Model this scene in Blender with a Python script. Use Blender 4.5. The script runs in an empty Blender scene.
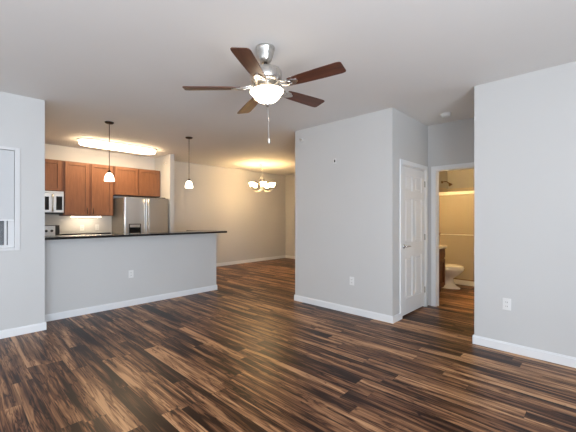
import bpy, bmesh, math, random
from mathutils import Vector, Matrix
random.seed(4)
S = bpy.context.scene
COL = S.collection
PI = math.pi
H = 2.74

# ------------------------------------------------------------------ camera, world, daylight, exposure
cd = bpy.data.cameras.new('camera')
cam = bpy.data.objects.new('camera', cd); COL.objects.link(cam)
cd.sensor_width = 36; cd.lens = 36 * 327.44 / 576
cd.shift_y = 1.6 / 576
cd.clip_start = 0.05
cam.location = (0, 0, 1.3407)
cam.rotation_euler = (PI / 2, 0, math.radians(43.634))
S.camera = cam

S.view_settings.view_transform = 'Standard'
S.view_settings.look = 'None'
S.view_settings.gamma = 1
S.view_settings.use_curve_mapping = False
S.view_settings.exposure = 0.03

W = bpy.data.worlds.new('sky'); S.world = W; W.use_nodes = True
bg = W.node_tree.nodes['Background']
bg.inputs['Color'].default_value = (0.80, 0.90, 1.0, 1)
bg.inputs['Strength'].default_value = 0.6


def area(name, loc, rot, sx, sy, power, color, spread=180):
    d = bpy.data.lights.new(name, 'AREA'); d.shape = 'RECTANGLE'; d.size = sx; d.size_y = sy
    d.energy = power; d.color = color; d.spread = math.radians(spread)
    o = bpy.data.objects.new(name, d); COL.objects.link(o); o.location = loc; o.rotation_euler = rot
    return o


# daylight standing in the openings of the windows behind the camera
area('daylight_east', (2.26, -0.6, 1.30), (0, math.radians(90), 0), 2.1, 3.0, 182, (0.68, 0.83, 1.0))
area('daylight_south', (-1.6, -2.36, 1.40), (math.radians(90), 0, 0), 3.6, 1.9, 7, (0.93, 0.96, 1.0))
# light coming back up from the bright ground outside
area('ground_bounce_east', (2.24, -0.6, 0.9), (0, math.radians(142), 0), 1.4, 3.0, 175, (0.95, 0.97, 1.0))
area('ground_bounce_south', (-1.6, -2.34, 0.95), (math.radians(122), 0, 0), 3.6, 1.2, 18, (0.94, 0.96, 1.0))


# ------------------------------------------------------------------ materials
def new_mat(name):
    m = bpy.data.materials.new(name); m.use_nodes = True
    return m, m.node_tree, m.node_tree.nodes['Principled BSDF']


def setp(b, **k):
    for n, v in k.items():
        b.inputs[n.replace('_', ' ')].default_value = v


def N(nt, t, **k):
    n = nt.nodes.new(t)
    for a, v in k.items():
        setattr(n, a, v)
    return n


def paint(name, col, rough=0.6, bump=0.03, scale=90, var=0.02):
    m, nt, b = new_mat(name)
    tc = N(nt, 'ShaderNodeTexCoord')
    no = N(nt, 'ShaderNodeTexNoise'); no.inputs['Scale'].default_value = scale; no.inputs['Detail'].default_value = 2
    nt.links.new(tc.outputs['Object'], no.inputs['Vector'])
    bp = N(nt, 'ShaderNodeBump'); bp.inputs['Strength'].default_value = bump; bp.inputs['Distance'].default_value = 0.01
    nt.links.new(no.outputs['Fac'], bp.inputs['Height']); nt.links.new(bp.outputs['Normal'], b.inputs['Normal'])
    n2 = N(nt, 'ShaderNodeTexNoise'); n2.inputs['Scale'].default_value = 1.7
    nt.links.new(tc.outputs['Object'], n2.inputs['Vector'])
    r = N(nt, 'ShaderNodeValToRGB')
    r.color_ramp.elements[0].color = tuple(c * (1 - var) for c in col) + (1,)
    r.color_ramp.elements[1].color = tuple(min(1, c * (1 + var)) for c in col) + (1,)
    nt.links.new(n2.outputs['Fac'], r.inputs['Fac']); nt.links.new(r.outputs['Color'], b.inputs['Base Color'])
    setp(b, Roughness=rough)
    return m


def metal(name, col, rough=0.3, stretch=(1, 1, 60), metallic=1.0):
    m, nt, b = new_mat(name)
    tc = N(nt, 'ShaderNodeTexCoord'); mp = N(nt, 'ShaderNodeMapping'); mp.inputs['Scale'].default_value = stretch
    no = N(nt, 'ShaderNodeTexNoise'); no.inputs['Scale'].default_value = 6; no.inputs['Detail'].default_value = 3
    nt.links.new(tc.outputs['Object'], mp.inputs['Vector']); nt.links.new(mp.outputs['Vector'], no.inputs['Vector'])
    mr = N(nt, 'ShaderNodeMapRange'); mr.inputs['To Min'].default_value = rough * 0.8; mr.inputs['To Max'].default_value = rough * 1.25
    nt.links.new(no.outputs['Fac'], mr.inputs['Value']); nt.links.new(mr.outputs['Result'], b.inputs['Roughness'])
    setp(b, Base_Color=col + (1,), Metallic=metallic)
    return m


def glow(name, col, strength, base=(0.9, 0.88, 0.82)):
    m, nt, b = new_mat(name)
    no = N(nt, 'ShaderNodeTexNoise'); no.inputs['Scale'].default_value = 9
    mr = N(nt, 'ShaderNodeMapRange'); mr.inputs['To Min'].default_value = strength * 0.9; mr.inputs['To Max'].default_value = strength * 1.1
    nt.links.new(no.outputs['Fac'], mr.inputs['Value']); nt.links.new(mr.outputs['Result'], b.inputs['Emission Strength'])
    setp(b, Base_Color=base + (1,), Roughness=0.3, Emission_Color=col + (1,))
    return m


def wood(name, dark, light, along='Z', scale=14, rough=0.4, stretch=9):
    m, nt, b = new_mat(name)
    tc = N(nt, 'ShaderNodeTexCoord'); mp = N(nt, 'ShaderNodeMapping')
    s = {'X': (1 / stretch, 1, 1), 'Y': (1, 1 / stretch, 1), 'Z': (1, 1, 1 / stretch)}[along]
    mp.inputs['Scale'].default_value = s
    no = N(nt, 'ShaderNodeTexNoise'); no.inputs['Scale'].default_value = scale; no.inputs['Detail'].default_value = 6
    no.inputs['Roughness'].default_value = 0.65; no.inputs['Distortion'].default_value = 0.6
    nt.links.new(tc.outputs['Object'], mp.inputs['Vector']); nt.links.new(mp.outputs['Vector'], no.inputs['Vector'])
    r = N(nt, 'ShaderNodeValToRGB')
    r.color_ramp.elements[0].position = 0.3; r.color_ramp.elements[0].color = dark + (1,)
    r.color_ramp.elements[1].position = 0.7; r.color_ramp.elements[1].color = light + (1,)
    nt.links.new(no.outputs['Fac'], r.inputs['Fac']); nt.links.new(r.outputs['Color'], b.inputs['Base Color'])
    bp = N(nt, 'ShaderNodeBump'); bp.inputs['Strength'].default_value = 0.08; bp.inputs['Distance'].default_value = 0.01
    nt.links.new(no.outputs['Fac'], bp.inputs['Height']); nt.links.new(bp.outputs['Normal'], b.inputs['Normal'])
    setp(b, Roughness=rough)
    return m


def plank_floor():
    m, nt, b = new_mat('wood_plank_floor')
    L = nt.links.new
    tc = N(nt, 'ShaderNodeTexCoord'); sp = N(nt, 'ShaderNodeSeparateXYZ'); L(tc.outputs['Object'], sp.inputs[0])

    def M(op, a, c=None, d=None):
        n = N(nt, 'ShaderNodeMath', operation=op)
        for i, v in enumerate((a, c, d)):
            if v is None: continue
            if isinstance(v, (int, float)): n.inputs[i].default_value = v
            else: L(v, n.inputs[i])
        return n.outputs[0]
    PW, PL = 0.127, 1.22
    y = M('DIVIDE', sp.outputs['Y'], PW); row = M('FLOOR', y); fy = M('FRACT', y)
    wn = N(nt, 'ShaderNodeTexWhiteNoise', noise_dimensions='1D'); L(row, wn.inputs['W'])
    x = M('ADD', M('DIVIDE', sp.outputs['X'], PL), M('MULTIPLY', wn.outputs['Value'], 7.31)); cl = M('FLOOR', x); fx = M('FRACT', x)
    cb = N(nt, 'ShaderNodeCombineXYZ'); L(row, cb.inputs[0]); L(cl, cb.inputs[1])
    w2 = N(nt, 'ShaderNodeTexWhiteNoise', noise_dimensions='2D'); L(cb.outputs[0], w2.inputs['Vector'])
    s2 = N(nt, 'ShaderNodeSeparateColor'); L(w2.outputs['Color'], s2.inputs[0])
    # broad heartwood / sapwood bands, new in every plank
    def coords(sx, sy, k):
        c = N(nt, 'ShaderNodeCombineXYZ')
        L(M('MULTIPLY', sp.outputs['X'], sx), c.inputs[0])
        L(M('MULTIPLY', sp.outputs['Y'], sy), c.inputs[1])
        L(M('MULTIPLY', w2.outputs['Value'], k), c.inputs[2])
        return c.outputs[0]
    n1 = N(nt, 'ShaderNodeTexNoise'); L(coords(0.8, 12, 90), n1.inputs['Vector'])
    n1.inputs['Scale'].default_value = 1.0; n1.inputs['Detail'].default_value = 4; n1.inputs['Distortion'].default_value = 0.9
    n2 = N(nt, 'ShaderNodeTexNoise'); L(coords(1.9, 75, 40), n2.inputs['Vector'])
    n2.inputs['Scale'].default_value = 1.0; n2.inputs['Detail'].default_value = 4; n2.inputs['Roughness'].default_value = 0.6; n2.inputs['Distortion'].default_value = 0.5
    # wandering dark veins
    n3 = N(nt, 'ShaderNodeTexNoise'); L(coords(1.5, 20, 60), n3.inputs['Vector'])
    n3.inputs['Scale'].default_value = 1.0; n3.inputs['Detail'].default_value = 3; n3.inputs['Distortion'].default_value = 1.3
    vein = M('SUBTRACT', 1.0, M('SMOOTH_MIN', M('MULTIPLY', M('ABSOLUTE', M('SUBTRACT', n3.outputs['Fac'], 0.5)), 22), 1.0, 0.2))
    v = M('ADD', M('MULTIPLY', M('SUBTRACT', n1.outputs['Fac'], 0.5), 2.6), 0.5)
    v = M('ADD', v, M('MULTIPLY', M('SUBTRACT', s2.outputs['Green'], 0.5), 0.55))
    v = M('ADD', v, M('MULTIPLY', M('SUBTRACT', n2.outputs['Fac'], 0.5), 1.1))
    v = M('SUBTRACT', v, M('MULTIPLY', vein, 0.38))
    r = N(nt, 'ShaderNodeValToRGB'); L(v, r.inputs['Fac'])
    e = r.color_ramp.elements
    e[0].position = 0.08; e[0].color = FLOOR_D
    e[1].position = 0.95; e[1].color = FLOOR_L
    a = e.new(0.36); a.color = FLOOR_M1
    a = e.new(0.62); a.color = FLOOR_M2
    seam = M('MAXIMUM', M('LESS_THAN', M('MINIMUM', fy, M('SUBTRACT', 1, fy)), 0.010), M('LESS_THAN', fx, 0.0025))
    mx = N(nt, 'ShaderNodeMix', data_type='RGBA'); L(M('MULTIPLY', seam, 0.6), mx.inputs[0]); L(r.outputs['Color'], mx.inputs[6])
    mx.inputs[7].default_value = (0.012, 0.008, 0.006, 1)
    L(mx.outputs[2], b.inputs['Base Color'])
    rr = M('ADD', 0.26, M('MULTIPLY', n2.outputs['Fac'], 0.16)); L(rr, b.inputs['Roughness'])
    bp = N(nt, 'ShaderNodeBump'); bp.inputs['Strength'].default_value = 0.12; bp.inputs['Distance'].default_value = 0.004
    L(M('SUBTRACT', n2.outputs['Fac'], seam), bp.inputs['Height']); L(bp.outputs['Normal'], b.inputs['Normal'])
    setp(b, Specular_IOR_Level=0.16)
    return m


FLOOR_D = (0.018, 0.0065, 0.004, 1)
FLOOR_M1 = (0.108, 0.045, 0.023, 1)
FLOOR_M2 = (0.26, 0.127, 0.062, 1)
FLOOR_L = (0.53, 0.295, 0.152, 1)

WALL = paint('warm_grey_wall_paint', (0.61, 0.608, 0.60), 0.65)
CEIL = paint('white_ceiling_paint', (0.80, 0.79, 0.775), 0.8, 0.05, 130)
TRIM = paint('white_gloss_trim', (0.82, 0.83, 0.84), 0.35, 0.0)
DOORW = paint('white_door_paint', (0.78, 0.79, 0.80), 0.4, 0.0)
FLOOR = plank_floor()
CAB = wood('reddish_brown_cabinet_wood', (0.180, 0.072, 0.033), (0.255, 0.112, 0.054), 'Z', 34, 0.38)
CAB_SHADE = wood('shade_darkened_cabinet_wood', (0.12, 0.042, 0.018), (0.17, 0.066, 0.030), 'Z', 26, 0.4)  # cabinet wood darkened so the door gaps carry painted shadow
VAN = wood('dark_vanity_wood', (0.10, 0.030, 0.012), (0.18, 0.062, 0.026), 'Z', 22, 0.38)
STEEL = metal('brushed_stainless_steel', (0.74, 0.74, 0.74), 0.34, (1, 1, 40))
NICKEL = metal('brushed_nickel', (0.62, 0.60, 0.57), 0.28, (30, 30, 1))
CHROME = metal('polished_chrome', (0.75, 0.75, 0.75), 0.12, (1, 1, 1))
BRONZE = metal('dark_bronze', (0.07, 0.05, 0.04), 0.4, (1, 1, 1))
BRASS = metal('aged_bronze_fitting', (0.22, 0.12, 0.06), 0.35, (1, 1, 1))
BLACKG = paint('black_glass', (0.012, 0.012, 0.014), 0.08, 0.0)
BLACKP = paint('black_plastic', (0.02, 0.02, 0.02), 0.4, 0.0)
DARKIN = paint('dark_gasket', (0.05, 0.05, 0.05), 0.7, 0.0)
FRSIDE = paint('grey_textured_side_panel', (0.20, 0.185, 0.17), 0.45, 0.1, 300)
PORC = paint('white_porcelain', (0.86, 0.85, 0.82), 0.12, 0.0)
PLATE = paint('white_plastic', (0.80, 0.80, 0.79), 0.35, 0.0)
SLOT = paint('dark_slot', (0.06, 0.06, 0.06), 0.6, 0.0)
BEIGE = paint('beige_shower_surround', (0.66, 0.58, 0.46), 0.3, 0.0)
BWALL = paint('warm_beige_tile_backsplash_paint', (0.62, 0.605, 0.59), 0.5)
OUTW = paint('grey_exterior_siding', (0.30, 0.32, 0.36), 0.8, 0.0)
BLINDM = paint('white_roller_blind', (0.62, 0.63, 0.64), 0.8, 0.02)

CASE = paint('soft_white_casing', (0.69, 0.69, 0.695), 0.5, 0.0)
# black speckled granite
GRAN, nt, b = new_mat('black_granite')
tc = N(nt, 'ShaderNodeTexCoord'); vo = N(nt, 'ShaderNodeTexVoronoi'); vo.inputs['Scale'].default_value = 160
nt.links.new(tc.outputs['Object'], vo.inputs['Vector'])
r = N(nt, 'ShaderNodeValToRGB'); r.color_ramp.elements[0].position = 0.0; r.color_ramp.elements[0].color = (0.07, 0.06, 0.055, 1)
r.color_ramp.elements[1].position = 0.25; r.color_ramp.elements[1].color = (0.008, 0.008, 0.009, 1)
nt.links.new(vo.outputs['Distance'], r.inputs['Fac']); nt.links.new(r.outputs['Color'], b.inputs['Base Color'])
setp(b, Roughness=0.12)


def glassy(name, tint, opac, rough=0.15):
    m, nt, b = new_mat(name)
    setp(b, Base_Color=tint + (1,), Roughness=rough)
    tr = N(nt, 'ShaderNodeBsdfTransparent'); tr.inputs['Color'].default_value = (1, 1, 1, 1)
    no = N(nt, 'ShaderNodeTexNoise'); no.inputs['Scale'].default_value = 3
    mr = N(nt, 'ShaderNodeMapRange'); mr.inputs['To Min'].default_value = opac - 0.03; mr.inputs['To Max'].default_value = opac + 0.03
    nt.links.new(no.outputs['Fac'], mr.inputs['Value'])
    mx = N(nt, 'ShaderNodeMixShader'); nt.links.new(mr.outputs['Result'], mx.inputs[0])
    nt.links.new(tr.outputs[0], mx.inputs[1]); nt.links.new(b.outputs[0], mx.inputs[2])
    nt.links.new(mx.outputs[0], nt.nodes['Material Output'].inputs['Surface'])
    return m


SHGLASS = glassy('obscure_shower_glass', (0.62, 0.54, 0.42), 0.62, 0.25)
WGLASS = glassy('dimmed_window_glass', (0.16, 0.17, 0.19), 0.55, 0.1)  # no screen: dark tint painted in to dim the bright outdoors
CLEAR = glassy('clear_window_glass', (0.8, 0.85, 0.9), 0.08, 0.05)

BOWL = glow('lit_alabaster_fan_bowl', (1.0, 0.80, 0.56), 11)
PEND = glow('lit_pendant_glass', (1.0, 0.84, 0.62), 6)
CHAN = glow('lit_chandelier_glass', (1.0, 0.66, 0.30), 48)
FLUO = glow('lit_fluorescent_diffuser', (1.0, 0.74, 0.45), 24)
UCL = glow('lit_under_cabinet_lens', (1.0, 0.80, 0.55), 22)
VANL = glow('lit_vanity_globe', (1.0, 0.66, 0.28), 165)


# ------------------------------------------------------------------ mesh helpers
class MB:
    def __init__(s):
        s.bm = bmesh.new()

    def box(s, x0, x1, y0, y1, z0, z1, bev=0.0):
        t = bmesh.new()
        bmesh.ops.create_cube(t, size=1)
        bmesh.ops.scale(t, vec=(x1 - x0, y1 - y0, z1 - z0), verts=t.verts)
        bmesh.ops.translate(t, vec=((x0 + x1) / 2, (y0 + y1) / 2, (z0 + z1) / 2), verts=t.verts)
        if bev > 0:
            bmesh.ops.bevel(t, geom=t.edges[:], offset=bev, segments=2, profile=0.6, affect='EDGES')
        return s._join(t)

    def _join(s, t, mat=None):
        if mat is not None:
            bmesh.ops.transform(t, matrix=mat, verts=t.verts)
        me = bpy.data.meshes.new('tmp'); t.to_mesh(me); t.free()
        s.bm.from_mesh(me); bpy.data.meshes.remove(me)
        return s

    def lathe(s, prof, c=(0, 0, 0), seg=28, mat=None, smooth=True):
        t = bmesh.new(); rings = []
        for (r, z) in prof:
            if r < 1e-5:
                rings.append([t.verts.new((0, 0, z))])
            else:
                rings.append([t.verts.new((r * math.cos(2 * PI * i / seg), r * math.sin(2 * PI * i / seg), z)) for i in range(seg)])
        for a, b2 in zip(rings, rings[1:]):
            for i in range(seg):
                j = (i + 1) % seg
                if len(a) == 1 and len(b2) == 1: continue
                if len(a) == 1: f = t.faces.new((a[0], b2[j], b2[i]))
                elif len(b2) == 1: f = t.faces.new((a[i], a[j], b2[0]))
                else: f = t.faces.new((a[i], a[j], b2[j], b2[i]))
                f.smooth = smooth
        M_ = Matrix.Translation(c)
        if mat is not None: M_ = M_ @ mat
        bmesh.ops.recalc_face_normals(t, faces=t.faces)
        return s._join(t, M_)

    def cyl(s, p0, p1, r, r2=None, seg=16):
        p0 = Vector(p0); p1 = Vector(p1); d = p1 - p0
        q = d.to_track_quat('Z', 'Y').to_matrix().to_4x4(); l = d.length
        r2 = r if r2 is None else r2
        return s.lathe([(0, 0), (r, 0), (r2, l), (0, l)], p0, seg, q, smooth=False if seg < 8 else True)

    def tube(s, pts, r, seg=10):
        pts = [Vector(p) for p in pts]; t = bmesh.new(); rings = []
        up = Vector((0, 0, 1))
        for i, p in enumerate(pts):
            a = pts[max(0, i - 1)]; c = pts[min(len(pts) - 1, i + 1)]
            d = (c - a).normalized()
            n = d.cross(up)
            if n.length < 1e-3: n = d.cross(Vector((0, 1, 0)))
            n.normalize(); m = d.cross(n)
            rr = r[i] if isinstance(r, (list, tuple)) else r
            rings.append([t.verts.new(p + rr * (math.cos(2 * PI * k / seg) * n + math.sin(2 * PI * k / seg) * m)) for k in range(seg)])
        for a, c in zip(rings, rings[1:]):
            for i in range(seg):
                f = t.faces.new((a[i], a[(i + 1) % seg], c[(i + 1) % seg], c[i])); f.smooth = True
        t.faces.new(rings[0]); t.faces.new(rings[-1])
        bmesh.ops.recalc_face_normals(t, faces=t.faces)
        return s._join(t)

    def prism(s, outline, z0, z1, mat=None, bev=0):
        t = bmesh.new()
        lo = [t.verts.new((x, y, z0)) for x, y in outline]; hi = [t.verts.new((x, y, z1)) for x, y in outline]
        t.faces.new(lo[::-1]); t.faces.new(hi); n = len(lo)
        for i in range(n): t.faces.new((lo[i], lo[(i + 1) % n], hi[(i + 1) % n], hi[i]))
        bmesh.ops.recalc_face_normals(t, faces=t.faces)
        if bev: bmesh.ops.bevel(t, geom=t.edges[:], offset=bev, segments=2, profile=0.6, affect='EDGES')
        return s._join(t, mat)

    def build(s, name, mat, parent=None, loc=(0, 0, 0)):
        me = bpy.data.meshes.new(name); s.bm.to_mesh(me); s.bm.free()
        me.materials.append(mat)
        o = bpy.data.objects.new(name, me); COL.objects.link(o); o.location = loc
        if parent is not None: o.parent = parent
        return o


def thing(name, label, cat, loc, rz=0, group=None):
    o = bpy.data.objects.new(name, None); COL.objects.link(o); o.location = loc; o.rotation_euler = (0, 0, rz)
    o.empty_display_size = 0.1
    return tag(o, label, cat, group)


def tag(o, label, cat, group=None):
    o['label'] = label; o['category'] = cat
    if group: o['group'] = group
    return o


def struct(o):
    o['kind'] = 'structure'
    return o


def copy_tree(o, parent=None):
    c = o.copy(); COL.objects.link(c)
    if parent: c.parent = parent
    for ch in list(o.children): copy_tree(ch, c)
    return c


# ------------------------------------------------------------------ room shell
PX, LX, BX, PY, SX, HE, DE = -5.172, -4.806, -7.606, 3.925, -1.909, 5.106, 7.856
PL, RL, RY = -3.581, -0.970, 3.892
XE, YS = 2.1, -2.2

struct(MB().box(-9.5, 2.4, -2.5, 8.3, -0.1, 0).build('floor', FLOOR))
struct(MB().box(-7.8, 2.4, -2.5, 8.3, H, H + 0.1).build('ceiling', CEIL))

# left wall with its window opening, and the thick end post that the bar starts from
m = MB()
WY0, WY1, WZ0, WZ1 = -0.36, 0.548, 1.0, 2.10
m.box(LX - 0.13, LX, YS - 0.2, WY0, 0, H); m.box(LX - 0.13, LX, WY1, 0.827, 0, H)
m.box(LX - 0.13, LX, WY0, WY1, 0, WZ0); m.box(LX - 0.13, LX, WY0, WY1, WZ1, H)
m.box(-5.30, LX - 0.13, 0.62, 0.827, 0, H)
struct(m.build('wall_left', WALL))
struct(MB().box(-7.726, -5.30, 0.62, 0.765, 0, H).build('wall_kitchen_side', WALL))
struct(MB().box(-7.726, BX, 0.765, 8.0, 0, H).build('wall_back', BWALL))
struct(MB().box(BX, -6.847, 3.42, 3.525, 0, H, 0.004).build('wall_wing', WALL))
struct(MB().box(BX, PL + 0.12, DE, DE + 0.12, 0, H).build('wall_dining', WALL))
# peninsula half wall, with a short return at its end
m = MB(); m.box(PX - 0.12, PX, 0.827, 3.491, 0, 1.06); m.box(-5.78, PX - 0.12, 3.371, 3.491, 0, 1.06)
struct(m.build('wall_peninsula', WALL))
# partition: front face, hall side with the closet door opening, dining side
m = MB()
DY0, DY1, DZ = 4.185, 5.000, 2.055
m.box(PL, SX - 0.12, PY, PY + 0.12, 0, H)
m.box(SX - 0.12, SX, PY, DY0, 0, H); m.box(SX - 0.12, SX, DY1, HE, 0, H); m.box(SX - 0.12, SX, DY0, DY1, DZ, H)
m.box(PL, PL + 0.12, PY + 0.12, DE, 0, H)
m.box(PL + 0.12, SX - 0.12, HE, HE + 0.12, 0, H)
struct(m.build('wall_partition', WALL))
# end wall of the hall with the bathroom doorway
BX0, BX1, BZ = -1.797, -1.035, 2.055
m = MB()
m.box(SX - 0.12, BX0, HE, HE + 0.12, 0, H); m.box(BX1, RL + 0.12, HE, HE + 0.12, 0, H); m.box(BX0, BX1, HE, HE + 0.12, BZ, H)
struct(m.build('wall_hall_end', WALL))
# right wall, and the hall's other side behind it
m = MB(); m.box(RL, XE + 0.2, RY, RY + 0.12, 0, H); m.box(RL, RL + 0.12, RY + 0.12, HE, 0, H)
struct(m.build('wall_right', WALL))
# bathroom walls
m = MB()
m.box(-2.65, -2.53, HE + 0.12, 8.07, 0, H); m.box(-0.97, -0.85, HE + 0.12, 8.07, 0, H); m.box(-2.53, -0.97, 7.95, 8.07, 0, H)
struct(m.build('wall_bathroom', WALL))
# walls behind the camera, open where the windows are
EY0, EY1, EZ0, EZ1 = -2.1, 0.9, 0.08, 2.45
m = MB()
m.box(XE, XE + 0.12, YS, EY0, 0, H); m.box(XE, XE + 0.12, EY1, RY, 0, H); m.box(XE, XE + 0.12, EY0, EY1, EZ1, H); m.box(XE, XE + 0.12, EY0, EY1, 0, EZ0)
struct(m.build('wall_east', WALL))
SX0, SX1, SZ0, SZ1 = -3.4, 0.2, 0.45, 2.4
m = MB()
m.box(LX, SX0, YS - 0.12, YS, 0, H); m.box(SX1, XE + 0.12, YS - 0.12, YS, 0, H); m.box(SX0, SX1, YS - 0.12, YS, SZ1, H); m.box(SX0, SX1, YS - 0.12, YS, 0, SZ0)
struct(m.build('wall_south', WALL))
# exterior wall seen through the small window
struct(MB().box(-9.4, -9.3, -2.5, 0.62, 0, 2.2).build('wall_outside', OUTW))

# window frames
m = MB()
for y in (EY0 + 0.03, (EY0 + EY1) / 2, EY1 - 0.03): m.box(XE + 0.02, XE + 0.09, y - 0.03, y + 0.03, EZ0, EZ1)
for z in (EZ0 + 0.03, EZ1 - 0.03): m.box(XE + 0.02, XE + 0.09, EY0 + 0.06, EY1 - 0.06, z - 0.03, z + 0.03)
struct(m.build('window_2', TRIM))
m = MB()
for x in (SX0 + 0.03, (SX0 + SX1) / 2, SX1 - 0.03): m.box(x - 0.03, x + 0.03, YS - 0.09, YS - 0.02, SZ0, SZ1)
for z in (SZ0 + 0.03, SZ1 - 0.03): m.box(SX0 + 0.06, SX1 - 0.06, YS - 0.09, YS - 0.02, z - 0.03, z + 0.03)
struct(m.build('window_3', TRIM))

# small window in the left wall: casing, sash, pane, blind
m = MB()
c = 0.048
for (a, b_, z0, z1) in ((WY1, WY1 + c, WZ0 - c + 0.015, WZ1 + c - 0.015), (WY0 - c, WY0, WZ0 - c + 0.015, WZ1 + c - 0.015)):
    m.box(LX, LX + 0.014, a, b_, z0, z1, 0.004)
m.box(LX, LX + 0.0135, WY0, WY1, WZ1, WZ1 + c - 0.016, 0.004); m.box(LX, LX + 0.0135, WY0, WY1, WZ0 - c + 0.016, WZ0, 0.004)
win = struct(m.build('window_1', CASE))
m = MB()
for y0, y1 in ((WY1 - 0.055, WY1), (WY0, WY0 + 0.028)):
    m.box(LX - 0.075, LX - 0.035, y0, y1, WZ0, WZ1)
m.box(LX - 0.073, LX - 0.037, WY1 - 0.086, WY1 - 0.065, WZ0 + 0.03, WZ1 - 0.03)
m.box(LX - 0.075, LX - 0.035, WY0 + 0.028, WY1 - 0.055, WZ0, WZ0 + 0.03); m.box(LX - 0.075, LX - 0.035, WY0 + 0.028, WY1 - 0.055, WZ1 - 0.03, WZ1)
m.build('window_frame', CASE, win)
MB().box(LX - 0.062, LX - 0.057, WY0 + 0.03, WY1 - 0.056, WZ0 + 0.031, WZ1 - 0.031).build('pane', WGLASS, win)
MB().box(LX - 0.012, LX - 0.006, WY0 + 0.004, WY1 - 0.004, 1.318, WZ1 - 0.004).build('blind', BLINDM, win)
MB().box(LX - 0.016, LX - 0.002, WY0 + 0.004, WY1 - 0.004, 1.305, 1.318, 0.003).build('blind_rail', TRIM, win)


def baseboard(name, segs):
    """segs: (axis, fixed, a, b, side): board standing proud of a wall face"""
    m = MB(); t = 0.014; h = 0.09
    for ax, f, a, b_, s_ in segs:
        lo, hi = (f, f + t * s_) if s_ > 0 else (f + t * s_, f)
        l2, h2 = (f, f + t * 0.55 * s_) if s_ > 0 else (f + t * 0.55 * s_, f)
        if ax == 'X':
            m.box(lo, hi, a, b_, 0, h - 0.012); m.box(l2, h2, a, b_, h - 0.012, h)
        else:
            m.box(a, b_, lo, hi, 0, h - 0.012); m.box(a, b_, l2, h2, h - 0.012, h)
    return struct(m.build(name, TRIM))


T_ = 0.014
baseboard('baseboard_left', [('X', LX, YS, 0.827 + T_, 1), ('Y', 0.827, PX + T_, LX, 1)])
baseboard('baseboard_peninsula', [('X', PX, 0.827, 3.491 + T_, 1), ('Y', 3.491, -5.78, PX, 1)])
baseboard('baseboard_back', [('X', BX, 3.525, DE, 1)])
baseboard('baseboard_dining', [('Y', DE, BX + T_, PL, -1)])
baseboard('baseboard_partition', [('Y', PY, PL - T_, SX + T_, -1), ('X', PL, PY, DE - T_, -1)])
baseboard('baseboard_hall', [('X', SX, PY, DY0 - 0.058, 1), ('X', RL, RY, HE, -1)])
baseboard('baseboard_right', [('Y', RY, RL - T_, XE, -1)])
baseboard('baseboard_bathroom', [('X', -2.53, 6.23, 7.08, 1), ('X', -0.97, HE + 0.12, 7.08, -1)])
baseboard('baseboard_east', [('X', XE, YS, EY0, -1), ('X', XE, EY1, RY - T_, -1)])
baseboard('baseboard_south', [('Y', YS, LX + T_, XE - T_, 1)])

# closet door casing
m = MB(); c = 0.058
m.box(SX, SX + 0.016, DY0 - c, DY0, 0, DZ + c, 0.003); m.box(SX, SX + 0.016, DY1, DY1 + c, 0, DZ + c, 0.003); m.box(SX, SX + 0.0155, DY0, DY1, DZ, DZ + c, 0.003)
m.box(SX - 0.12, SX, DY0, DY0 + 0.012, 0, DZ); m.box(SX - 0.12, SX, DY1 - 0.012, DY1, 0, DZ); m.box(SX - 0.12, SX, DY0 + 0.012, DY1 - 0.012, DZ - 0.012, DZ)
struct(m.build('trim_1', TRIM))
# bathroom doorway casing
m = MB()
m.box(BX0 - c, BX0, HE - 0.016, HE, 0, BZ + c, 0.003); m.box(BX1, BX1 + c, HE - 0.016, HE, 0, BZ + c, 0.003); m.box(BX0, BX1, HE - 0.0155, HE, BZ, BZ + c, 0.003)
m.box(BX0, BX0 + 0.012, HE, HE + 0.12, 0, BZ); m.box(BX1 - 0.012, BX1, HE, HE + 0.12, 0, BZ); m.box(BX0 + 0.012, BX1 - 0.012, HE, HE + 0.12, BZ - 0.012, BZ)
m.box(BX0 + 0.012, BX0 + 0.024, HE + 0.05, HE + 0.08, 0, BZ - 0.012)
struct(m.build('trim_2', TRIM))

# closet door: six raised panels
dw0, dw1 = DY0 + 0.015, DY1 - 0.015
dz0, dz1 = 0.022, DZ - 0.017
m = MB(); xf = SX - 0.004; xb = SX - 0.040
m.box(xb, xf - 0.010, dw0, dw1, dz0, dz1)
wd = dw1 - dw0; st = 0.115; mid = 0.10
colsY = [(dw0 + st, dw0 + wd / 2 - mid / 2), (dw0 + wd / 2 + mid / 2, dw1 - st)]
rows = [(0.24, 0.80), (1.00, 1.60), (1.71, dz1 - 0.12)]
for y0, y1 in ((dw0, dw0 + st), (dw1 - st, dw1)): m.box(xf - 0.012, xf, y0, y1, dz0, dz1, 0.003)
zc = [dz0] + [v for r_ in rows for v in r_] + [dz1]
for i in range(0, len(zc), 2): m.box(xf - 0.012, xf, dw0 + st, dw1 - st, zc[i], zc[i + 1], 0.003)
for z0, z1 in rows: m.box(xf - 0.012, xf, colsY[0][1], colsY[1][0], z0, z1, 0.003)
for y0, y1 in colsY:
    for z0, z1 in rows:
        m.box(xf - 0.012, xf - 0.002, y0 + 0.028, y1 - 0.028, z0 + 0.028, z1 - 0.028, 0.007)
door = struct(m.build('door_1', DOORW))
m = MB(); hy = dw0 + 0.062; hz = 0.955
m.cyl((xf, hy, hz), (xf + 0.012, hy, hz), 0.031, 0.027, 20); m.cyl((xf + 0.012, hy, hz), (xf + 0.05, hy, hz), 0.011)
m.tube([(xf + 0.046, hy - 0.008, hz), (xf + 0.052, hy + 0.03, hz + 0.003), (xf + 0.052, hy + 0.075, hz), (xf + 0.047, hy + 0.112, hz - 0.006)], [0.011, 0.010, 0.009, 0.007])
m.build('door_handle', CHROME, door)
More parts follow.
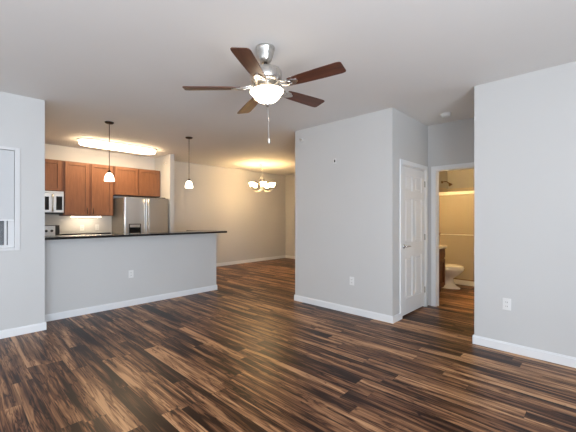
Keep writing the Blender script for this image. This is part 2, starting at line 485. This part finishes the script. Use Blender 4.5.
for z in (0.26, 1.05, 1.84):
    MB().box(xf + 0.001, xf + 0.012, dw1 - 0.012, dw1 + 0.004, z - 0.045, z + 0.045, 0.003).build('hinge', metal('hinge_metal', (0.35, 0.34, 0.33), 0.4) if 'hinge_metal' not in bpy.data.materials else bpy.data.materials['hinge_metal'], door)


# ------------------------------------------------------------------ kitchen
def shaker(m_frame, x, y0, y1, z0, z1, t=0.02, s_=0.058):
    """framed cabinet door whose face looks to +X; x is the cabinet front"""
    m_frame.box(x, x + t, y0, y0 + s_, z0, z1, 0.002); m_frame.box(x, x + t, y1 - s_, y1, z0, z1, 0.002)
    m_frame.box(x, x + t, y0 + s_, y1 - s_, z0, z0 + s_, 0.002); m_frame.box(x, x + t, y0 + s_, y1 - s_, z1 - s_, z1, 0.002)
    m_frame.box(x, x + t * 0.15, y0 + s_ - 0.002, y1 - s_ + 0.002, z0 + s_ - 0.002, z1 - s_ + 0.002)


CF = -7.290


def upper(label, y0, y1, z0, z1, doors, pulls=()):
    t = thing('upper_cabinet', label, 'cabinet', (BX, (y0 + y1) / 2, z0), 0, None)
    oy = (y0 + y1) / 2
    MB().box(0.001, CF - BX, y0 - oy, y1 - oy, 0, z1 - z0, 0.002).build('body', CAB_SHADE, t)
    for i, (a, b_) in enumerate(doors):
        m = MB(); shaker(m, CF - BX + 0.001, a - oy, b_ - oy, 0.012, z1 - z0 - 0.012)
        d = m.build('door', CAB, t)
        if i < len(pulls):
            py = pulls[i] - oy
            k = MB(); xx = CF - BX + 0.02
            k.cyl((xx, py, 0.06), (xx + 0.028, py, 0.06), 0.005, seg=8); k.cyl((xx, py, 0.135), (xx + 0.028, py, 0.135), 0.005, seg=8)
            k.cyl((xx + 0.026, py, 0.035), (xx + 0.026, py, 0.16), 0.006, seg=10)
            k.build('pull', BRONZE, d)
    return t


upper('short wood wall cabinet directly above the microwave', 0.770, 1.530, 1.83, 2.41, [(0.785, 1.142), (1.158, 1.500)])
upper('tall two-door wood wall cabinet between microwave and refrigerator', 1.533, 2.410, 1.375, 2.41, [(1.560, 1.955), (2.000, 2.388)], (1.925, 2.03))
upper('short wide wood wall cabinet above the refrigerator', 2.413, 3.405, 1.81, 2.41, [(2.435, 2.900), (2.922, 3.385)])

# microwave under the left cabinet
t = thing('microwave', 'stainless over-range microwave with black window under a wall cabinet', 'microwave', (BX, 1.15, 1.405))
MB().box(0.002, 0.37, -0.38, 0.378, 0, 0.42, 0.003).build('body', BLACKP, t)
m = MB(); m.box(0.371, 0.405, -0.378, 0.215, 0.03, 0.385, 0.004)
d = m.build('door', STEEL, t)
MB().box(0.4055, 0.409, -0.32, 0.150, 0.075, 0.315, 0.002).build('window', BLACKG, d)
m = MB(); m.cyl((0.405, 0.20, 0.07), (0.44, 0.20, 0.07), 0.007); m.cyl((0.405, 0.20, 0.34), (0.44, 0.20, 0.34), 0.007)
m.tube([(0.44, 0.20, 0.045), (0.448, 0.20, 0.12), (0.45, 0.20, 0.205), (0.448, 0.20, 0.29), (0.44, 0.20, 0.365)], 0.013)
m.build('handle', NICKEL, d)
p_ = MB().box(0.371, 0.404, 0.219, 0.376, 0.03, 0.385, 0.004).build('control_panel', STEEL, t)
MB().box(0.4045, 0.407, 0.258, 0.352, 0.075, 0.325, 0.002).build('keypad', BLACKG, p_)
m = MB(); m.box(0.371, 0.400, -0.376, 0.376, 0.388, 0.418, 0.003)
m.build('top_grille', STEEL, t)

# range
t = thing('kitchen_range', 'stainless range backguard with black knobs below the microwave', 'range', (BX, 1.15, 0))
MB().box(0.02, 0.64, -0.378, 0.376, 0.0, 0.905, 0.004).build('body', BLACKP, t)
m = MB(); m.box(0.642, 0.68, -0.37, 0.368, 0.20, 0.78, 0.006); od = m.build('oven_door', STEEL, t)
MB().box(0.681, 0.684, -0.25, 0.25, 0.33, 0.62, 0.001).build('window', BLACKG, od)
m = MB(); m.tube([(0.72, -0.32, 0.73), (0.72, 0.32, 0.73)], 0.011); m.cyl((0.68, -0.3, 0.73), (0.72, -0.3, 0.73), 0.008); m.cyl((0.68, 0.3, 0.73), (0.72, 0.3, 0.73), 0.008)
m.build('handle', NICKEL, od)
MB().box(0.642, 0.675, -0.37, 0.368, 0.04, 0.185, 0.005).build('drawer', STEEL, t)
MB().box(0.02, 0.66, -0.378, 0.376, 0.906, 0.925, 0.003).build('cooktop', BLACKG, t)
g = MB().box(0.012, 0.085, -0.378, 0.376, 0.926, 1.195, 0.008).build('backguard', BLACKP, t)
MB().box(0.086, 0.096, -0.372, 0.305, 0.965, 1.185, 0.004).build('backguard_panel', STEEL, g)
for y in (-0.30, -0.215, 0.165, 0.250):
    MB().cyl((0.097, y, 1.09), (0.125, y, 1.09), 0.024, 0.020, 18).build('knob', BLACKP, t)

# base cabinet, countertop with its low splash
t = thing('base_cabinet', 'wood base cabinet under the counter between range and refrigerator', 'cabinet', (BX, 1.99, 0))
m = MB(); m.box(0.001, 0.59, -0.452, 0.462, 0.1, 0.885, 0.002); m.box(0.001, 0.53, -0.452, 0.462, 0, 0.1); m.build('body', CAB, t)
for a, b_ in ((-0.44, -0.005), (0.01, 0.45)):
    m = MB(); shaker(m, 0.591, a, b_, 0.12, 0.68); dd = m.build('door', CAB, t)
    MB().cyl((0.611, (a + b_) / 2, 0.65), (0.635, (a + b_) / 2, 0.65), 0.009, 0.013, 12).build('knob', BRONZE, dd)
    dr = MB().box(0.591, 0.61, a, b_, 0.70, 0.86, 0.003).build('drawer', CAB, t)
    MB().cyl((0.611, (a + b_) / 2, 0.78), (0.635, (a + b_) / 2, 0.78), 0.009, 0.013, 12).build('knob', BRONZE, dr)
m = MB(); m.box(BX + 0.001, BX + 0.63, 1.535, 2.455, 0.886, 0.922, 0.003); m.box(BX + 0.001, BX + 0.022, 1.535, 2.455, 0.923, 1.022, 0.002)
tag(m.build('countertop', GRAN), 'black granite counter with low splash against the kitchen back wall', 'countertop')

# raised bar top
m = MB()
m.prism([(-4.985, 0.829), (-4.985, 3.60), (-5.82, 3.60), (-5.82, 3.24), (-5.44, 3.24), (-5.44, 0.829)], 1.061, 1.093, bev=0.004)
tag(m.build('bar_countertop', GRAN), 'long black granite bar top on the white half wall', 'countertop')

# refrigerator, side by side
t = thing('refrigerator', 'stainless side-by-side refrigerator with ice dispenser beside the wing wall', 'refrigerator', (-7.20, 2.927, 0))
MB().box(-0.395, 0.27, -0.452, 0.452, 0.02, 1.745, 0.006).build('body', FRSIDE, t)
MB().box(0.272, 0.285, -0.44, 0.44, 0.09, 1.735).build('gasket', DARKIN, t)
split = -0.037
d1 = MB().box(0.286, 0.352, -0.452, split - 0.003, 0.09, 1.755, 0.010).build('freezer_door', STEEL, t)
d2 = MB().box(0.286, 0.352, split + 0.003, 0.452, 0.09, 1.755, 0.010).build('refrigerator_door', STEEL, t)
for d, y in ((d1, split - 0.045), (d2, split + 0.045)):
    m = MB(); m.cyl((0.35, y, 0.62), (0.395, y, 0.62), 0.010); m.cyl((0.35, y, 1.66), (0.395, y, 1.66), 0.010)
    m.tube([(0.385, y, 0.57), (0.402, y, 0.68), (0.41, y, 0.9), (0.413, y, 1.14), (0.41, y, 1.4), (0.402, y, 1.6), (0.385, y, 1.72)], 0.014)
    m.build('handle', STEEL, d)
disp = MB().box(0.3525, 0.357, -0.375, -0.135, 0.85, 1.215, 0.002).build('dispenser', BLACKP, d1)
MB().box(0.3575, 0.360, -0.355, -0.155, 0.88, 1.13, 0.001).build('dispenser_recess', BLACKG, disp)
MB().box(0.3575, 0.361, -0.355, -0.155, 1.145, 1.20, 0.001).build('dispenser_controls', STEEL, disp)
MB().box(0.20, 0.285, -0.44, 0.44, 0.0, 0.085, 0.004).build('toe_grille', BLACKP, t)
for y in (-0.40, 0.33): MB().box(0.20, 0.33, y, y + 0.07, 1.7555, 1.772, 0.003).build('hinge_cover', DARKIN, t)

# under cabinet light
t = thing('under_cabinet_light', 'slim lit strip light under the tall wall cabinet', 'light', (BX + 0.20, 1.95, 1.373))
MB().box(-0.05, 0.05, -0.27, 0.27, -0.012, 0.0, 0.002).build('housing', PLATE, t)
MB().box(-0.04, 0.04, -0.25, 0.25, -0.024, -0.0125, 0.003).build('lens', UCL, t)

# fluorescent ceiling fixture with rounded ends
t = thing('ceiling_light', 'long rounded fluorescent ceiling light above the kitchen', 'light', (-6.70, 2.33, H))


def stadium(L_, w_, k=10):
    r_ = w_ / 2; pts = []
    for i in range(k + 1):
        a = -PI / 2 + PI * i / k; pts.append((math.cos(a) * r_ * 0 + 0, 0))
    out = []
    for i in range(k + 1):
        a = PI * i / k; out.append((r_ * math.cos(a), L_ / 2 - r_ + r_ * math.sin(a)))
    for i in range(k + 1):
        a = PI + PI * i / k; out.append((r_ * math.cos(a), -(L_ / 2 - r_) + r_ * math.sin(a)))
    return out


MB().prism(stadium(1.42, 0.38), -0.022, -0.0005).build('pan', PLATE, t)
MB().prism(stadium(1.36, 0.34), -0.085, -0.0225, bev=0.018).build('diffuser', FLUO, t)


# pendants
def pendant(label, x, y, zs):
    """zs: top of the glass shade"""
    t = thing('pendant_light', label, 'pendant light', (x, y, H), 0, 'pendant lights over the bar')
    MB().lathe([(0, -0.0005), (0.062, -0.0005), (0.062, -0.008), (0.050, -0.020), (0.014, -0.028), (0, -0.028)]).build('canopy', BRONZE, t)
    dz = zs - H
    MB().cyl((0, 0, -0.027), (0, 0, dz + 0.03), 0.005, seg=8).build('stem', BRONZE, t)
    MB().lathe([(0, dz + 0.034), (0.012, dz + 0.034), (0.024, dz + 0.012), (0.027, dz - 0.004), (0, dz - 0.004)]).build('cap', BRONZE, t)
    prof = [(0.022, dz - 0.002), (0.038, dz - 0.012), (0.055, dz - 0.034), (0.067, dz - 0.064), (0.074, dz - 0.096), (0.077, dz - 0.124), (0.074, dz - 0.125),
            (0.070, dz - 0.096), (0.063, dz - 0.066), (0.051, dz - 0.037), (0.034, dz - 0.016), (0.018, dz - 0.007)]
    MB().lathe([(r_ * 0.88, z) for r_, z in prof]).build('shade', PEND, t)
    return t


p1 = pendant('left pendant with lit white bell shade, hanging before the cabinets', -5.212, 1.668, 2.0)
p2 = pendant('right pendant with lit white bell shade, hanging before the dining wall', -5.195, 2.945, 1.985)

# chandelier
t = thing('chandelier', 'five-light chandelier with lit upturned glass cups in dining area', 'chandelier', (-6.43, 5.75, H))
MB().lathe([(0, -0.0005), (0.065, -0.0005), (0.062, -0.012), (0.03, -0.03), (0, -0.03)]).build('canopy', NICKEL, t)
m = MB()
for i in range(7):
    z = -0.03 - i * 0.04
    m.tube([(0.008 * math.cos(a) * (i % 2), 0.008 * math.cos(a) * (1 - i % 2), z - 0.022 + 0.024 * math.sin(a)) for a in [2 * PI * k / 8 for k in range(9)]], 0.0025, 6)
m.build('chain', NICKEL, t)
MB().lathe([(0, -0.31), (0.012, -0.31), (0.022, -0.33), (0.012, -0.36), (0.014, -0.50), (0.034, -0.55), (0.040, -0.60), (0.022, -0.66), (0.014, -0.70), (0.02, -0.73), (0, -0.76)]).build('column', NICKEL, t)
for k in range(5):
    a = math.radians(43.6 - 6 + 72 * k); ca, sa = math.cos(a), math.sin(a)
    pts = [(r_ * ca, r_ * sa, z) for r_, z in ((0.03, -0.64), (0.09, -0.71), (0.17, -0.725), (0.24, -0.70), (0.272, -0.66), (0.275, -0.62))]
    arm = MB().tube(pts, 0.007, 8).build('arm', NICKEL, t)
    pts = [(r_ * ca, r_ * sa, z) for r_, z in ((0.018, -0.36), (0.07, -0.345), (0.10, -0.40), (0.075, -0.47), (0.035, -0.53))]
    MB().tube(pts, 0.005, 8).build('scroll', NICKEL, arm)
    MB().lathe([(0, -0.625), (0.022, -0.625), (0.034, -0.605), (0.034, -0.598), (0, -0.598)], (0.275 * ca, 0.275 * sa, 0)).build('cup', BRONZE, arm)
    MB().lathe([(0.012, -0.597), (0.040, -0.595), (0.060, -0.575), (0.070, -0.54), (0.080, -0.495), (0.077, -0.494), (0.066, -0.54), (0.055, -0.570), (0.036, -0.588), (0.012, -0.591)],
               (0.275 * ca, 0.275 * sa, 0), 20).build('shade', CHAN, arm)


# ------------------------------------------------------------------ ceiling fan
BLADE = wood('walnut_fan_blade', (0.045, 0.012, 0.006), (0.14, 0.042, 0.018), 'X', 30, 0.42, 10)
FD = 2.70
fx = -math.sin(math.radians(43.634)) * FD + math.cos(math.radians(43.634)) * (-22.6) / 327.44 * FD
fy = math.cos(math.radians(43.634)) * FD + math.sin(math.radians(43.634)) * (-22.6) / 327.44 * FD
t = thing('ceiling_fan', 'five-blade ceiling fan with dark wood blades and lit glass bowl', 'ceiling fan', (fx, fy, H))
MB().lathe([(0, -0.0005), (0.078, -0.0005), (0.079, -0.016), (0.074, -0.022), (0.068, -0.055), (0.054, -0.10), (0.042, -0.118), (0.024, -0.124), (0, -0.124)], seg=36).build('canopy', NICKEL, t)
MB().cyl((0, 0, -0.122), (0, 0, -0.165), 0.016).build('downrod', BRONZE, t)
MB().lathe([(0, -0.160), (0.035, -0.162), (0.085, -0.172), (0.120, -0.190), (0.130, -0.212), (0.130, -0.262), (0.120, -0.285), (0.085, -0.300), (0.060, -0.305), (0, -0.305)], seg=40).build('motor_housing', NICKEL, t)
MB().lathe([(0, -0.304), (0.060, -0.304), (0.066, -0.312), (0.066, -0.338), (0.110, -0.345), (0.119, -0.360), (0.0, -0.360)], seg=36).build('light_fitter', NICKEL, t)
BOWLP = [(0.118, -0.356), (0.130, -0.356), (0.138, -0.360), (0.137, -0.367), (0.126, -0.377), (0.116, -0.392), (0.102, -0.414), (0.076, -0.436), (0.044, -0.450), (0.014, -0.456), (0.0, -0.456)]
MB().lathe(BOWLP, seg=40).build('light_bowl', BOWL, t)
MB().lathe([(0, -0.450), (0.024, -0.453), (0.021, -0.470), (0.010, -0.486), (0, -0.492)]).build('finial', NICKEL, t)
m = MB(); m.cyl((0.004, 0, -0.485), (0.004, 0, -0.58), 0.0018, seg=6)
ch = m.build('pull_chain', NICKEL, t)
MB().lathe([(0, -0.575), (0.005, -0.58), (0.007, -0.60), (0.004, -0.612), (0, -0.614)], (0.004, 0, 0)).build('chain_knob', NICKEL, ch)
m = MB(); m.cyl((-0.004, 0.002, -0.485), (-0.004, 0.002, -0.75), 0.0018, seg=6)
ch = m.build('pull_chain', NICKEL, t)
MB().lathe([(0, -0.745), (0.006, -0.75), (0.008, -0.775), (0.005, -0.787), (0, -0.789)], (-0.004, 0.002, 0)).build('chain_knob', PLATE, ch)
BZ_ = -0.333
for k in range(5):
    A = math.radians(14.4 + 72 * k)
    R_ = Matrix.Rotation(A, 4, 'Z')
    tilt = Matrix.Translation((0, 0, BZ_)) @ Matrix.Rotation(math.radians(-10.5), 4, 'X')
    out = [(0.215, -0.048), (0.30, -0.058), (0.48, -0.066), (0.63, -0.069), (0.655, -0.064), (0.664, -0.052), (0.666, 0.052), (0.657, 0.064), (0.63, 0.069), (0.48, 0.066), (0.30, 0.058), (0.215, 0.048)]
    o = MB().prism(out, -0.003, 0.004, tilt, 0.0015).build('blade', BLADE, t)
    o.rotation_euler = (0, 0, A)
    m = MB()
    for s_ in (-1, 1):
        m.tube([tilt @ Vector((x_, y_, z_)) for x_, y_, z_ in ((0.095, 0.010 * s_, 0.030), (0.135, 0.030 * s_, 0.012), (0.175, 0.034 * s_, 0.0), (0.21, 0.020 * s_, -0.008), (0.235, 0.012 * s_, -0.007))], 0.0075, 8)
    m.prism([(0.195, -0.034), (0.215, -0.042), (0.245, -0.036), (0.285, -0.010), (0.29, 0.0), (0.285, 0.010), (0.245, 0.036), (0.215, 0.042), (0.195, 0.034)], -0.009, -0.0035, tilt)
    m.build('blade_iron', NICKEL, o)

# the fan hangs a little out of true on its ball joint
fwd = Vector((-math.sin(math.radians(43.634)), math.cos(math.radians(43.634)), 0))
hang = Matrix.Translation((0, 0, -0.12)) @ Matrix.Rotation(math.radians(-2.8), 4, fwd) @ Matrix.Translation((0, 0, 0.12))
for o in t.children:
    if not o.name.startswith('canopy'):
        o.matrix_basis = hang @ Matrix.Rotation(o.rotation_euler.z, 4, 'Z')

# ------------------------------------------------------------------ small fittings
t = thing('smoke_detector', 'small round white smoke detector on the hall ceiling', 'smoke detector', (-1.507, 4.673, H))
MB().lathe([(0, -0.0005), (0.068, -0.0005), (0.068, -0.012), (0, -0.012)]).build('base', PLATE, t)
MB().lathe([(0, -0.0125), (0.058, -0.0125), (0.060, -0.024), (0.050, -0.036), (0.020, -0.040), (0, -0.040)]).build('cover', PLATE, t)


def outlet(label, loc, rz, group=None, slots=True):
    """plate facing local -Y"""
    t = thing('wall_outlet', label, 'outlet', loc, rz, group)
    MB().box(-0.036, 0.036, -0.006, -0.0005, -0.058, 0.058, 0.002).build('plate', PLATE, t)
    for z in (-0.021, 0.021):
        s_ = MB().box(-0.017, 0.017, -0.0085, -0.0062, z - 0.014, z + 0.014, 0.001).build('socket', PLATE, t)
        m = MB(); m.box(-0.008, -0.005, -0.0092, -0.0087, z - 0.005, z + 0.006); m.box(0.005, 0.008, -0.0092, -0.0087, z - 0.005, z + 0.006)
        m.build('slot', SLOT, s_)
    return t


outlet('white outlet low on the near right wall', (-0.678, RY, 0.473), 0)
outlet('white outlet low on the middle partition wall', (-2.508, PY, 0.456), 0)
outlet('white outlet on the half wall below the bar top', (PX, 1.959, 0.482), PI / 2)
outlet('left outlet on the backsplash under the lit cabinet', (BX, 1.925, 1.135), PI / 2)
outlet('right outlet on the backsplash nearer the refrigerator', (BX, 2.20, 1.14), PI / 2)

t = thing('thermostat', 'small pale wall sensor high on the middle partition wall', 'thermostat', (-2.796, PY, 2.165))
MB().box(-0.022, 0.022, -0.004, -0.0005, -0.035, 0.035, 0.001).build('plate', PLATE, t)
MB().box(-0.010, 0.010, -0.012, -0.0045, -0.020, 0.020, 0.002).build('sensor', SLOT, t)
t = thing('sprinkler_head', 'tiny round sprinkler near upper left corner of partition wall', 'sprinkler', (-3.434, PY, 2.576))
MB().cyl((0, -0.0005, 0), (0, -0.008, 0), 0.030, 0.026, 20).build('escutcheon', PLATE, t)
m = MB(); m.cyl((0, -0.008, 0), (0, -0.04, 0), 0.009); m.cyl((0, -0.04, 0), (0, -0.043, 0), 0.016); m.build('nozzle', NICKEL, t)
t = thing('sprinkler_head', 'tiny round sprinkler high on the wing wall above refrigerator', 'sprinkler', (-7.05, 3.42, 2.56))
MB().cyl((0, -0.0005, 0), (0, -0.008, 0), 0.030, 0.026, 20).build('escutcheon', PLATE, t)
m = MB(); m.cyl((0, -0.008, 0), (0, -0.04, 0), 0.009); m.cyl((0, -0.04, 0), (0, -0.043, 0), 0.016); m.build('nozzle', NICKEL, t)

# ------------------------------------------------------------------ bathroom
t = thing('bathroom_vanity', 'dark wood bathroom vanity with pale top just inside doorway', 'vanity', (-2.53, 5.72, 0))
m = MB(); m.box(0.001, 0.50, -0.485, 0.485, 0.1, 0.80, 0.002); m.box(0.001, 0.44, -0.485, 0.485, 0, 0.1); m.build('body', VAN, t)
for a, b_ in ((-0.47, -0.01), (0.01, 0.47)):
    m = MB(); shaker(m, 0.501, a, b_, 0.13, 0.60); m.build('door', VAN, t)
    MB().box(0.501, 0.52, a, b_, 0.63, 0.78, 0.003).build('drawer', VAN, t)
m = MB(); m.box(0.001, 0.545, -0.49, 0.50, 0.801, 0.835, 0.004); m.box(0.001, 0.02, -0.49, 0.50, 0.8355, 0.93, 0.002); m.build('vanity_top', PORC, t)
m = MB(); m.tube([(0.08, 0, 0.836), (0.08, 0, 0.95), (0.12, 0, 0.99), (0.18, 0, 0.97)], 0.012); m.build('faucet', CHROME, t)

# toilet, bowl pointing to +X
t = thing('toilet', 'white toilet with closed lid beside the vanity', 'toilet', (-2.53, 6.66, 0))


def oval(cx, rx, ry, z, n=28, flat=0.0):
    pts = []
    for i in range(n):
        a = 2 * PI * i / n
        x_ = math.cos(a) * rx; y_ = math.sin(a) * ry * (1.0 - 0.12 * math.cos(a))
        pts.append((cx + x_, y_, z))
    return pts


def loft(rings):
    m = MB(); t_ = bmesh.new(); rr = [[t_.verts.new(p) for p in r_] for r_ in rings]; n = len(rr[0])
    for a, b_ in zip(rr, rr[1:]):
        for i in range(n):
            f = t_.faces.new((a[i], a[(i + 1) % n], b_[(i + 1) % n], b_[i])); f.smooth = True
    t_.faces.new(rr[0][::-1]); t_.faces.new(rr[-1])
    bmesh.ops.recalc_face_normals(t_, faces=t_.faces)
    m._join(t_); return m


loft([oval(0.39, 0.245, 0.125, 0.0), oval(0.39, 0.245, 0.125, 0.02), oval(0.38, 0.19, 0.100, 0.05), oval(0.37, 0.145, 0.085, 0.12), oval(0.37, 0.145, 0.090, 0.19),
      oval(0.41, 0.20, 0.135, 0.26), oval(0.445, 0.245, 0.175, 0.345), oval(0.45, 0.25, 0.182, 0.375), oval(0.45, 0.24, 0.172, 0.383)]).build('bowl', PORC, t)
loft([oval(0.45, 0.245, 0.180, 0.384), oval(0.45, 0.255, 0.188, 0.390), oval(0.45, 0.255, 0.188, 0.400), oval(0.45, 0.25, 0.183, 0.404)]).build('seat', PORC, t)
loft([oval(0.445, 0.245, 0.178, 0.4045), oval(0.445, 0.250, 0.184, 0.410), oval(0.445, 0.246, 0.180, 0.424), oval(0.44, 0.20, 0.14, 0.434), oval(0.44, 0.05, 0.04, 0.437)]).build('lid', PORC, t)
MB().box(0.012, 0.19, -0.21, 0.21, 0.385, 0.72, 0.02).build('tank', PORC, t)
MB().box(0.006, 0.20, -0.22, 0.22, 0.721, 0.75, 0.008).build('tank_lid', PORC, t)
m = MB(); m.cyl((0.19, -0.14, 0.66), (0.205, -0.14, 0.66), 0.012); m.tube([(0.208, -0.145, 0.66), (0.210, -0.10, 0.655), (0.210, -0.07, 0.65)], 0.006); m.build('flush_lever', CHROME, t)

# shower
SYF = 7.10
t = thing('shower_enclosure', 'framed sliding shower doors of obscure glass with towel bar', 'shower', (-1.75, SYF, 0))
m = MB(); m.box(-0.779, 0.779, 0.0, 0.10, 0, 0.095, 0.01); m.box(-0.779, 0.779, 0.10, 0.848, 0, 0.04); m.build('shower_base', PORC, t)
m = MB(); m.box(-0.779, -0.772, 0.10, 0.842, 0.041, 2.0); m.box(-0.772, 0.772, 0.842, 0.849, 0.041, 2.0); m.box(0.772, 0.779, 0.10, 0.842, 0.041, 2.0); m.build('surround', BEIGE, t)
HDR = paint('pale_glossy_header', (0.86, 0.84, 0.78), 0.25, 0.0)
m = MB(); m.box(-0.779, 0.779, 0.015, 0.085, 1.80, 1.872, 0.008); m.build('header_rail', HDR, t)
m = MB(); m.box(-0.779, -0.755, 0.03, 0.07, 0.096, 1.799, 0.003); m.box(0.755, 0.779, 0.03, 0.07, 0.096, 1.799, 0.003); m.box(-0.755, 0.755, 0.025, 0.075, 0.096, 0.112, 0.003); m.build('frame', BRASS, t)
MB().box(-0.752, 0.06, 0.034, 0.040, 0.114, 1.799).build('glass_panel', SHGLASS, t)
MB().box(-0.06, 0.752, 0.060, 0.066, 0.114, 1.799).build('glass_panel', SHGLASS, t)
m = MB()
m.tube([(-0.68, -0.035, 1.0), (0.02, -0.035, 1.0)], 0.010)
tb = m.build('towel_bar', HDR, t)
for x_ in (-0.665, 0.005):
    MB().cyl((x_, 0.033, 1.0), (x_, -0.045, 1.0), 0.024).build('bracket', BRASS, tb)
t = thing('wall_shower', 'bronze shower head on its arm above the shower doors', 'shower head', (-2.522, 7.55, 2.12))
MB().cyl((0.0, 0, 0), (0.012, 0, 0), 0.032, 0.026, 18).build('flange', BRASS, t)
MB().tube([(0.01, 0, 0), (0.06, 0, 0.01), (0.11, 0, 0.0), (0.15, 0, -0.035)], 0.009).build('arm', BRASS, t)
MB().lathe([(0, 0), (0.014, 0), (0.018, 0.02), (0.042, 0.055), (0.042, 0.062), (0, 0.062)], (0.148, 0, -0.03), 20, Matrix.Rotation(math.radians(145), 4, 'Y')).build('head', BRASS, t)
# vanity light, on the wall over the vanity
t = thing('vanity_light', 'warm three-globe vanity light on bathroom wall over the vanity', 'light', (-2.529, 5.72, 2.1))
MB().box(0.0, 0.03, -0.32, 0.32, -0.05, 0.05, 0.004).build('backplate', BRASS, t)
for y in (-0.22, 0, 0.22):
    MB().lathe([(0, -0.055)] + [(0.055 * math.sin(a), -0.055 * math.cos(a)) for a in [PI * k / 10 for k in range(1, 10)]] + [(0, 0.055)], (0.09, y, 0), 18).build('globe', VANL, t)
